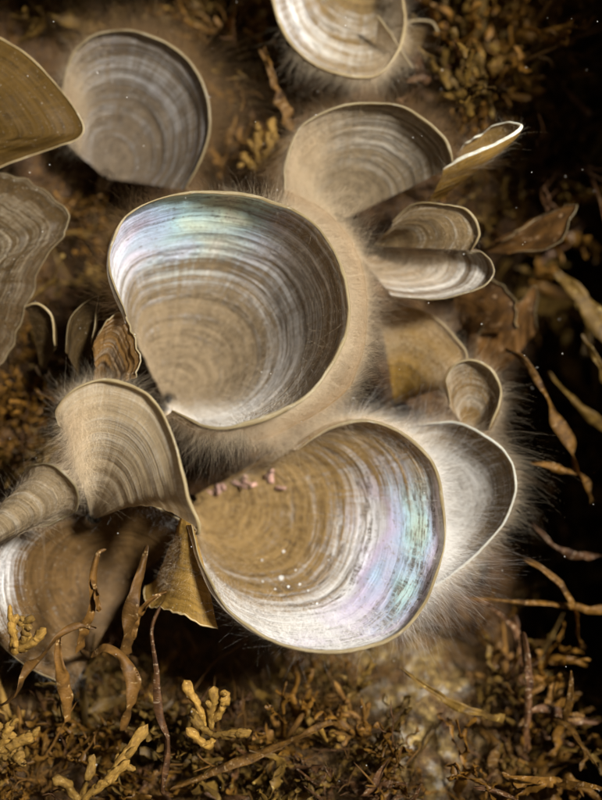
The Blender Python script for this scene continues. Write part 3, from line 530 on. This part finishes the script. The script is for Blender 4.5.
strap_alga('rusty short strap just under the pale whiskered frond', [([(530, 522, -2.1), (552, 543, -2.0), (575, 552, -2.1), (606, 558, -2.6)], (3, 10, 7), 1.0)], M_RED)
strap_alga('red forked stem crusted with white spots', [([(522, 632, -1.2), (527, 660, -1.1), (530, 700, -1.2), (528, 730, -1.3), (522, 756, -1.8)], (7, 10, 6), 0.5), ([(604, 722, -1.6), (575, 718, -1.5), (550, 712, -1.4), (531, 712, -1.3)], (6, 14, 10), 0.7)], M_RED)
strap_alga('ragged brown strap reaching out of the tangle under the golden cup', [([(460, 596, -2.6), (490, 606, -2.4), (520, 640, -2.3), (520, 690, -2.8)], (4, 10, 8), 0.8)], M_RED)
strap_alga('slender amber ribbon with a crumbling glinting foot behind the top bowl', [([(260, 50, -2.6), (270, 72, -2.5), (275, 92, -2.5), (285, 112, -2.4), (292, 130, -2.5)], (4, 9, 7), 1.4), ([(264, 46, -2.6), (272, 70, -2.5), (279, 98, -2.5)], (2, 5, 4), 0.4)], M_RIB)
strap_alga('dark slanting strap lying on the yellow crusted rock', [([(400, 668, -0.4), (430, 690, -0.3), (470, 712, -0.3), (505, 718, -0.8)], (4, 9, 8), 0.8)], M_OLV)
strap_alga('long brown strap sweeping below the shadow of the golden cup', [([(170, 790, 0.2), (230, 765, 0.3), (290, 742, 0.1), (332, 722, -0.4)], (5, 14, 8), 0.8)], M_RIB)
strap_alga('upright twisted reddish strap before the amber wedge', [([(160, 606, 0.9), (152, 630, 0.9), (158, 670, 0.8), (164, 740, 0.5), (160, 790, 0.2)], (4, 9, 8), 1.5)], M_RED)
strap_alga('broad smooth brown strap rising in front of the shadowed cup', [([(147, 545, 0.7), (140, 575, 0.8), (131, 610, 0.8), (126, 655, 0.2)], (5, 16, 18), 0.5), ([(166, 592, 0.9), (150, 600, 0.8), (138, 615, 0.6), (130, 640, 0.3)], (4, 10, 12), 0.3)], M_FIL)
strap_alga('pale-tipped crinkled brown strap at the foot of the rock crust', [([(474, 786, 0.2), (500, 792, 0.3), (530, 806, 0.2)], (4, 9, 8), 0.9)], M_RED)

# ------------------------------------------------------------------ finger seaweed (stubby yellow branches)
def finger_alga(label, fingers, mat, rad=0.085, group=None):
    b = P(*fingers[0][0]); root = thing('finger_alga', label, 'alga', b, group)
    for k, pts in enumerate(fingers):
        c = catmull([P(*p) for p in pts], 16)
        s = np.linspace(0, 1, 16)
        r = rad * (0.8 + 0.35 * s) * np.sqrt(np.clip(1 - np.clip((s - 0.86) / 0.14, 0, 1) ** 2, 0.0, 1)) * rnd.uniform(0.85, 1.15)
        v, q, uv = tube(c, np.maximum(r, 0.004), 9, 0.75, rnd.randint(0, 999))
        V_, Q_, U_, off = [v], [q], [uv], len(v)
        for _ in range(rnd.randint(2, 4)):                            # rounded buds along the finger
            s0 = c[rnd.randint(5, 14)]; e = s0 + (c[-1] - c[0]) * rnd.uniform(0.05, 0.3) + np.array([rnd.uniform(-.18, .18) for _ in range(3)])
            v2, q2, u2 = tube(catmull([s0, (s0 + e) / 2, e], 8), rad * rnd.uniform(.55, .8) * np.array([.8, .9, 1, 1.05, 1.05, 1, .8, .5]), 8, 0.6, rnd.randint(0, 999))
            V_.append(v2); Q_.append(q2 + off); U_.append(u2); off += len(v2)
        v, q, uv = np.vstack(V_), np.vstack(Q_), np.vstack(U_)
        link('finger', mesh_quads('finger', v - b, q, uv), mat, root)
finger_alga('yellow stubby-fingered seaweed clump in the shadow of the golden cup', [[(212, 735, 0.4), (200, 726, 0.7), (190, 712, 0.9)], [(212, 735, 0.4), (232, 734, 0.7), (252, 731, 0.8)], [(210, 730, 0.5), (212, 706, 0.8), (214, 686, 1.0)], [(212, 722, 0.5), (222, 706, 0.8), (225, 690, 0.9)], [(205, 730, 0.4), (198, 706, 0.7), (184, 680, 0.6)], [(215, 738, 0.3), (205, 745, 0.6), (186, 728, 0.8)]], M_YEL)
finger_alga('yellow knobbed seaweed clump beside the arched olive strap', [[(-2, 752, 1.0), (6, 736, 1.2), (12, 722, 1.3)], [(0, 752, 1.0), (18, 742, 1.2), (34, 736, 1.3)], [(-2, 756, 1.0), (14, 758, 1.3), (24, 752, 1.4)], [(-6, 750, 0.9), (-4, 734, 1.1), (0, 722, 1.2)]], M_YEL, 0.09)
finger_alga('yellow forked seaweed tips under the chalky-banded cup', [[(14, 655, 0.9), (14, 638, 1.2), (10, 620, 1.4)], [(15, 650, 0.9), (26, 634, 1.2), (22, 618, 1.3)], [(16, 652, 0.9), (34, 640, 1.2), (46, 628, 1.3)]], M_YEL, 0.09)
finger_alga('pale yellow seaweed fingers leaning over the bottom tangle', [[(80, 800, 0.8), (88, 778, 1.1), (94, 754, 1.2)], [(82, 800, 0.8), (102, 784, 1.1), (130, 760, 1.2)], [(78, 802, 0.8), (66, 784, 1.1), (52, 778, 1.2)], [(84, 796, 0.8), (112, 774, 1.0), (148, 724, 1.0)]], M_YEL, 0.085)
finger_alga('blunt amber seaweed sprig at the crumbling foot of the slender ribbon', [[(258, 168, -2.9), (256, 150, -2.6), (258, 128, -2.5)], [(258, 168, -2.9), (268, 150, -2.6), (276, 132, -2.6)], [(256, 170, -2.9), (246, 160, -2.6), (242, 152, -2.5)], [(262, 168, -2.9), (276, 158, -2.6), (286, 148, -2.6)], [(262, 160, -2.9), (270, 140, -2.8), (272, 118, -2.7)]], M_YEL, 0.10)
finger_alga('knobby tan seaweed sprig above the funnel with the blue-white lip', [[(470, 100, -4.2), (476, 75, -3.9), (480, 48, -3.8)], [(474, 95, -4.2), (468, 70, -3.9), (470, 52, -3.8)], [(476, 90, -4.2), (492, 72, -3.9), (498, 58, -3.9)], [(470, 108, -4.2), (452, 100, -4.0), (436, 98, -3.9)], [(472, 100, -4.2), (460, 84, -4.0), (452, 72, -4.0)]], M_YEL, 0.12)
finger_alga('dark-fingered olive seaweed sprig beside the tiny faint frond', [[(430, 75, -4.0), (446, 58, -3.7), (456, 42, -3.6)], [(432, 75, -4.0), (452, 66, -3.7), (478, 60, -3.6)], [(432, 76, -4.0), (456, 72, -3.7), (474, 74, -3.6)], [(428, 78, -4.0), (424, 60, -3.8), (430, 44, -3.8)]], M_OLV, 0.10)

# ------------------------------------------------------------------ scattered sprigs (individuals, shared meshes)
def proto_fingers(seed):
    r = random.Random(seed); parts = []
    for k in range(r.randint(4, 7)):
        a = r.uniform(0, 6.28); tilt = r.uniform(0.1, 0.9); L = r.uniform(0.6, 1.4)
        d = np.array([math.cos(a) * tilt, math.sin(a) * tilt, 1.0]); p1 = d * L * 0.5; p2 = d * L + np.array([r.uniform(-.2, .2), r.uniform(-.2, .2), 0])
        c = catmull([np.zeros(3), p1, p2], 11); s = np.linspace(0, 1, 11)
        rr = r.uniform(0.035, 0.065) * (0.8 + 0.3 * s) * np.sqrt(np.clip(1 - np.clip((s - 0.85) / 0.15, 0, 1) ** 2, 0.01, 1))
        v, q, uv = tube(c, rr, 7, 0.7, seed * 10 + k, 0.55); V_, Q_, U_ = [v], [q], [uv]; off = len(v)
        for bud in range(r.randint(1, 3)):                          # side buds on the finger
            e = p1 + np.array([r.uniform(-.35, .35), r.uniform(-.35, .35), r.uniform(.15, .35)])
            c2 = catmull([p1, (p1 + e) / 2 + 0.03, e], 8); v2, q2, u2 = tube(c2, np.linspace(0.05, 0.06, 8), 6, 0.5, seed + k)
            V_.append(v2); Q_.append(q2 + off); U_.append(u2); off += len(v2)
        parts.append(('finger', mesh_quads('finger', np.vstack(V_), np.vstack(Q_), np.vstack(U_))))
    return parts
def proto_straps(seed):
    r = random.Random(seed); parts = []
    for k in range(r.randint(2, 4)):
        a = r.uniform(0, 6.28); L = r.uniform(0.9, 2.0); d = np.array([math.cos(a) * 0.7, math.sin(a) * 0.7, 1.0])
        p1 = d * L * 0.35 + np.array([r.uniform(-.2, .2), r.uniform(-.2, .2), 0]); p2 = d * L * 0.7 + np.array([r.uniform(-.4, .4), r.uniform(-.4, .4), 0]); p3 = d * L + np.array([r.uniform(-.7, .7), r.uniform(-.7, .7), r.uniform(-.4, .1)])
        c = catmull([np.zeros(3), p1, p2, p3], 18); w = np.interp(np.linspace(0, 1, 18), [0, 0.35, 0.7, 1], [0.025, r.uniform(.04, .12), r.uniform(.035, .09), 0.01])
        v, q, uv = ribbon(c, w, np.array([0.2, -0.9, 0.3]), r.uniform(-2, 2), 0.15, seed * 7 + k)
        V_, Q_, U_ = [v], [q], [uv]; off = len(v)
        for f in range(r.randint(1, 3)):                            # side lobes and forks
            s0 = c[r.randint(4, 14)]; e = s0 + nrm(d) * r.uniform(.2, .6) + np.array([r.uniform(-.5, .5) for _ in range(3)])
            c2 = catmull([s0, (s0 + e) / 2 + np.array([r.uniform(-.1, .1) for _ in range(3)]), e], 12)
            v2, q2, u2 = ribbon(c2, np.interp(np.linspace(0, 1, 12), [0, .5, 1], [.05, r.uniform(.05, .11), .012]), np.array([0.2, -0.9, 0.3]), r.uniform(-1.5, 1.5), 0.12, seed * 3 + f + k * 11)
            V_.append(v2); Q_.append(q2 + off); U_.append(u2); off += len(v2)
        parts.append(('strap', mesh_quads('strap', np.vstack(V_), np.vstack(Q_), np.vstack(U_))))
    return parts
def proto_threads(seed):
    r = random.Random(seed); parts = []
    for k in range(r.randint(3, 5)):
        V_, Q_, U_, off = [], [], [], 0
        a = r.uniform(0, 6.28); d = np.array([math.cos(a) * 0.8, math.sin(a) * 0.8, 1.0]); L = r.uniform(0.9, 1.9)
        pts = [np.zeros(3)]
        for s in range(4): pts.append(pts[-1] + d * L / 4 + np.array([r.uniform(-.16, .16) for _ in range(3)]))
        c = catmull(pts, 14); v, q, uv = tube(c, np.linspace(0.028, 0.012, 14), 5, 0.4, seed + k); V_.append(v); Q_.append(q); U_.append(uv); off += len(v)
        for b in range(r.randint(2, 5)):
            s = c[r.randint(3, 12)]; e = s + nrm(d) * r.uniform(.15, .5) + np.array([r.uniform(-.3, .3) for _ in range(3)])
            v, q, uv = tube(catmull([s, (s + e) / 2 + 0.04, e], 7), np.linspace(0.018, 0.008, 7), 5, 0.3, b); V_.append(v); Q_.append(q + off); U_.append(uv); off += len(v)
        parts.append(('branch', mesh_quads('branch', np.vstack(V_), np.vstack(Q_), np.vstack(U_))))
    return parts
def proto_blades(seed):
    """flat narrow seaweed blades that fork again and again"""
    r = random.Random(seed); parts = []
    for k in range(r.randint(3, 4)):
        V_, Q_, U_, off = [], [], [], [0]
        def grow(p, d, L, w, level):
            e = p + nrm(d) * L + np.array([r.uniform(-.12, .12) for _ in range(3)]); m_ = (p + e) / 2 + np.array([r.uniform(-.08, .08) for _ in range(3)])
            last = level == 0 or r.random() < 0.15; cc = catmull([p, m_, e], 10 if level else 8); nn = len(cc)
            ww = np.interp(np.linspace(0, 1, nn), [0, .5, .85, 1], [w * .8, w, w * .75, .012] if last else [w * .8, w * .9, w * 1.1, w * 1.1])
            v, q, uv = ribbon(cc, ww, np.array([0.2, -0.9, 0.3]), r.uniform(-.5, .5), 0.05, seed * 5 + k + off[0], 0.006, 3)
            V_.append(v); Q_.append(q + off[0]); U_.append(uv); off[0] += len(v)
            if not last:
                sd_ = nrm(np.cross(d, np.array([r.uniform(-1, 1), r.uniform(-1, 1), r.uniform(-.3, .3)])))
                for sg in (-1, 1): grow(e - nrm(d) * 0.02, nrm(nrm(d) + sd_ * sg * r.uniform(.25, .6)), L * r.uniform(.55, .8), w * .85, level - 1)
        a = r.uniform(0, 6.28)
        grow(np.zeros(3), np.array([math.cos(a) * 0.6, math.sin(a) * 0.6, 1.0]), r.uniform(.5, .8), r.uniform(.05, .085), 3)
        parts.append(('blade', mesh_quads('blade', np.vstack(V_), np.vstack(Q_), np.vstack(U_))))
    return parts
M_BLD = simple_material('amber_blade', (0.080, 0.032, 0.0046), (0.306, 0.153, 0.0227), (0.408, 0.273, 0.0907), 2.4, 0.6, 0.5, 0.35, spot=0.66)
PROTO = {'blade': [proto_blades(s + 80) for s in range(8)], 'finger': [proto_fingers(s) for s in range(8)], 'strap': [proto_straps(s + 20) for s in range(9)], 'thread': [proto_threads(s + 50) for s in range(8)]}
MATV = {'blade': [M_BLD, M_BLD, M_OLV], 'finger': [M_BRN, M_BRN, M_YEL], 'strap': [M_RIB, M_RED, M_OLV, M_OLV], 'thread': [M_FIL, M_FIL, M_RED]}
for k_ in PROTO:
    for pr_ in PROTO[k_]:
        for _, me_ in pr_: me_.materials.append(MATV[k_][0])
WORD = {'blade': ('blade_alga', {0: 'golden flat forking', 1: 'golden flat forking', 2: 'olive flat forking'}), 'finger': ('finger_alga', {0: 'brown knobby-fingered', 1: 'brown knobby-fingered', 2: 'yellowish knobby-fingered'}), 'strap': ('ribbon_alga', {0: 'amber strap-leaved', 1: 'reddish strap-leaved', 2: 'olive strap-leaved', 3: 'olive strap-leaved'}),
        'thread': ('thread_alga', {0: 'fine brown thready', 1: 'fine brown thready', 2: 'fine reddish thready'})}
def sprig(kind, px, py, scale, zone, lean=0.6, lift=0.0):
    pi = rnd.randrange(len(PROTO[kind])); mi = rnd.randrange(len(MATV[kind])); nme, words = WORD[kind]
    d = float(terrain_d(np.array(px), np.array(py))) - 0.08 + lift
    lab = f'{words[mi]} seaweed sprig {zone}'
    root = thing(nme, lab, 'alga', P(px, py, d), f'{words[mi]} sprigs {zone}')
    axis = BACK * 0.9 + UP * 0.55 + RIGHT * rnd.uniform(-lean, lean) + UP * rnd.uniform(-lean, lean) * 0.8
    q = Vector(axis).to_track_quat('Z', 'Y'); rot = Matrix.Rotation(rnd.uniform(0, 6.28), 4, 'Z')
    root.rotation_euler = (q.to_matrix().to_4x4() @ rot).to_euler(); root.scale = (scale,) * 3
    for pn, me in PROTO[kind][pi]:
        o = link(pn, me, None, root); o.material_slots[0].link = 'OBJECT'; o.material_slots[0].material = MATV[kind][mi]
ZONES = [  # x0,x1,y0,y1, zone words, counts finger/strap/thread/blade, scale
    (450, 595, -10, 125, 'in the dim thicket above the blue-lipped funnel', 18, 14, 14, 16, 1.4),
    (505, 610, 140, 340, 'in the dark gap round the rust-brown leaf', 3, 16, 10, 12, 1.7),
    (545, 625, 350, 620, 'in the black hollow behind the twisted amber ribbon', 0, 24, 12, 12, 2.3),
    (400, 602, 660, 810, 'round the yellow crusted rock', 4, 20, 14, 12, 1.2),
    (150, 400, 670, 810, 'in the tangle under the golden cup', 12, 24, 34, 26, 1.1),
    (0, 160, 630, 810, 'in the tangle below the arched olive strap', 12, 16, 22, 28, 1.15),
    (-10, 120, 230, 500, 'in the dark hollow beside the cream cup', 6, 18, 24, 22, 0.9),
    (205, 262, 0, 190, 'between the grey-banded frond and the top bowl', 7, 9, 12, 9, 1.0),
    (440, 530, 150, 265, 'between the blue-lipped funnel and the rust-brown leaf', 5, 10, 8, 8, 0.8),
    (250, 300, 90, 190, 'at the foot of the slender amber ribbon', 4, 4, 6, 5, 0.7),
    (0, 230, -10, 60, 'behind the olive-brown frond back', 4, 6, 10, 8, 1.0)]
for x0, x1, y0, y1, zone, nf, ns, nt_, nb, sc in ZONES:
    for kind, cnt in (('finger', nf), ('strap', ns), ('thread', nt_), ('blade', nb)):
        for _ in range(cnt):
            sx, sy, ss = rnd.uniform(x0, x1), rnd.uniform(y0, y1), sc * rnd.uniform(0.7, 1.3)
            if 620 < sy < 735 and sx < 490: ss *= 0.6                 # low growth in the shade of the cups
            if ((sx - 432) / 48) ** 2 + ((sy - 728) / 70) ** 2 < 1: continue   # the crusted rock is bare
            if kind == 'blade': ss *= 1.1
            sprig(kind, sx, sy, ss, zone)

# ------------------------------------------------------------------ low algal turf on the rock (uncountable)
n = 42000
tx = rng.uniform(-40, 640, n); ty = rng.uniform(-40, 840, n); keep = fbm(tx / 45, ty / 45, 71, 3) - 0.9 * np.exp(-(((tx - 425) / 45) ** 2 + ((ty - 740) / 70) ** 2)) > rng.uniform(-0.7, 0.4, n)
tx = tx[keep]; ty = ty[keep]; n = len(tx)
rp = P(tx, ty, terrain_d(tx, ty) - 0.03)
dr = BACK * 0.7 + UP * 0.4 + rng.normal(0, 0.6, (n, 3))
hv, hq = hairs(rp, dr, rng.uniform(0.2, 1.0, n), rng.uniform(0.006, 0.026, n), rng.normal(0, 0.4, (n, 3)), 4)
turf = link('algal_turf', mesh_quads('algal_turf', hv, hq, np.stack([hv[:, 0], hv[:, 1]], -1)), M_FIL)
turf['kind'] = 'stuff'; turf['label'] = 'short brown turf of fine seaweed threads covering the rock'; turf['category'] = 'turf'

n = 30000
tx = rng.uniform(-20, 500, n); ty = np.where(rng.uniform(size=n) < 0.7, rng.uniform(640, 830, n), rng.uniform(-20, 450, n))
rp = P(tx, ty, terrain_d(tx, ty) + rng.uniform(0, 0.5, n))
hv, hq = hairs(rp, BACK * 0.7 + UP * 0.5 + rng.normal(0, 0.5, (n, 3)), 0.2 + rng.exponential(0.35, n), np.full(n, 0.0013), rng.normal(0, 0.3, (n, 3)), 2)
film = link('hair_turf', mesh_quads('hair_turf', hv, hq), hair_material('amber_hair', (0.44, 0.28, 0.11)))
film['kind'] = 'stuff'; film['label'] = 'thin pale film of fine hairs over the seaweed bed'; film['category'] = 'turf'

# ------------------------------------------------------------------ specks drifting in the water (uncountable)
V_, Q_ = [], []
for k in range(150):
    c = P(rnd.uniform(0, 602), rnd.uniform(0, 800), rnd.uniform(-3, 2.5)); r = rnd.uniform(0.006, 0.014)
    o = np.array([[1, 0, 0], [0, 1, 0], [-1, 0, 0], [0, -1, 0], [0, 0, 1], [0, 0, -1]]) * r * np.array([rnd.uniform(.6, 1.4) for _ in range(3)])
    V_.append(c + o); Q_.append(np.array([[0, 1, 4], [1, 2, 4], [2, 3, 4], [3, 0, 4], [1, 0, 5], [2, 1, 5], [3, 2, 5], [0, 3, 5]]) + 6 * k)
sp = link('drifting_specks', mesh_quads('drifting_specks', np.vstack(V_), np.vstack(Q_)), hair_material('white_speck', (0.8, 0.78, 0.74)))
sp['kind'] = 'stuff'; sp['label'] = 'tiny white specks drifting in the water among the fronds'; sp['category'] = 'specks'

# ------------------------------------------------------------------ little growths lying in the golden cup
M_PINK = simple_material('pink_crust', (0.30, 0.15, 0.11), (0.52, 0.33, 0.27), (0.62, 0.52, 0.46), 5.0, 0.15, 0.5, 0.4)
M_WORM = simple_material('white_tube', (0.62, 0.60, 0.55), (0.78, 0.77, 0.74), None, 5.0, 0.1, 0.4, 0.5)
V2 = V2g.reshape(-1, 3); N2 = N2g.reshape(-1, 3)
rel = V2 - CAMPOS; dep2 = -(rel @ BACK); SCR2 = np.stack([W / 2 + (rel @ RIGHT) / dep2 * DIST * PPC, H / 2 - (rel @ UP) / dep2 * DIST * PPC], -1)
def cup2(px, py):
    """a point on the inner wall of the golden cup under a pixel"""
    k = np.argmin(((SCR2 - np.array([px, py])) ** 2).sum(-1)); return V2[k], N2[k]

pc, pn = cup2(242, 482)
root = thing('pink_crust_alga', 'pinkish crusty branching tuft lodged inside the golden cup', 'alga', pc)
r_ = random.Random(5)
for k in range(11):
    q0, n0 = cup2(205 + k * 7.2 + r_.uniform(-3, 3), 487 + r_.uniform(-9, 5)); q1, n1 = cup2(212 + k * 6.6 + r_.uniform(-14, 14), 480 + r_.uniform(-14, 10))
    c = catmull([q0 + n0 * 0.02, (q0 + q1) / 2 + n0 * r_.uniform(0.05, 0.2), q1 + n1 * r_.uniform(0.05, 0.3)], 9)
    v, q, uv = tube(c, np.linspace(0.05, 0.03, 9) * r_.uniform(0.7, 1.3), 6, 0.9, k * 3)
    link('branchlet', mesh_quads('branchlet', v - pc, q, uv), M_PINK, root)
for (x, y, s_) in ((281, 578, 0.9), (263, 582, 0.35), (289, 588, 0.45), (284, 551, 0.4), (300, 585, 0.4), (262, 560, 0.35), (275, 590, 0.3), (308, 592, 0.35), (330, 560, 0.25), (296, 570, 0.25), (318, 604, 0.3)):
    q0, n0 = cup2(x, y); t1 = nrm(np.cross(n0, UP)); t2 = np.cross(n0, t1); a = np.linspace(0, 8.5, 22)
    c = q0 + n0 * 0.02 + (t1 * np.cos(a)[:, None] + t2 * np.sin(a)[:, None]) * (0.07 * s_ * (0.25 + 0.75 * a / 8.5))[:, None]
    v, q, uv = tube(c, np.linspace(0.012, 0.028, 22) * s_, 6, 0.1, 2)
    o = link('tube_worm', mesh_quads('tube_worm', v - q0, q, uv), M_WORM, loc=q0)
    o['label'] = 'tiny coiled white worm tube stuck on the golden cup wall'; o['category'] = 'worm tube'; o['group'] = 'worm tubes on the golden cup'
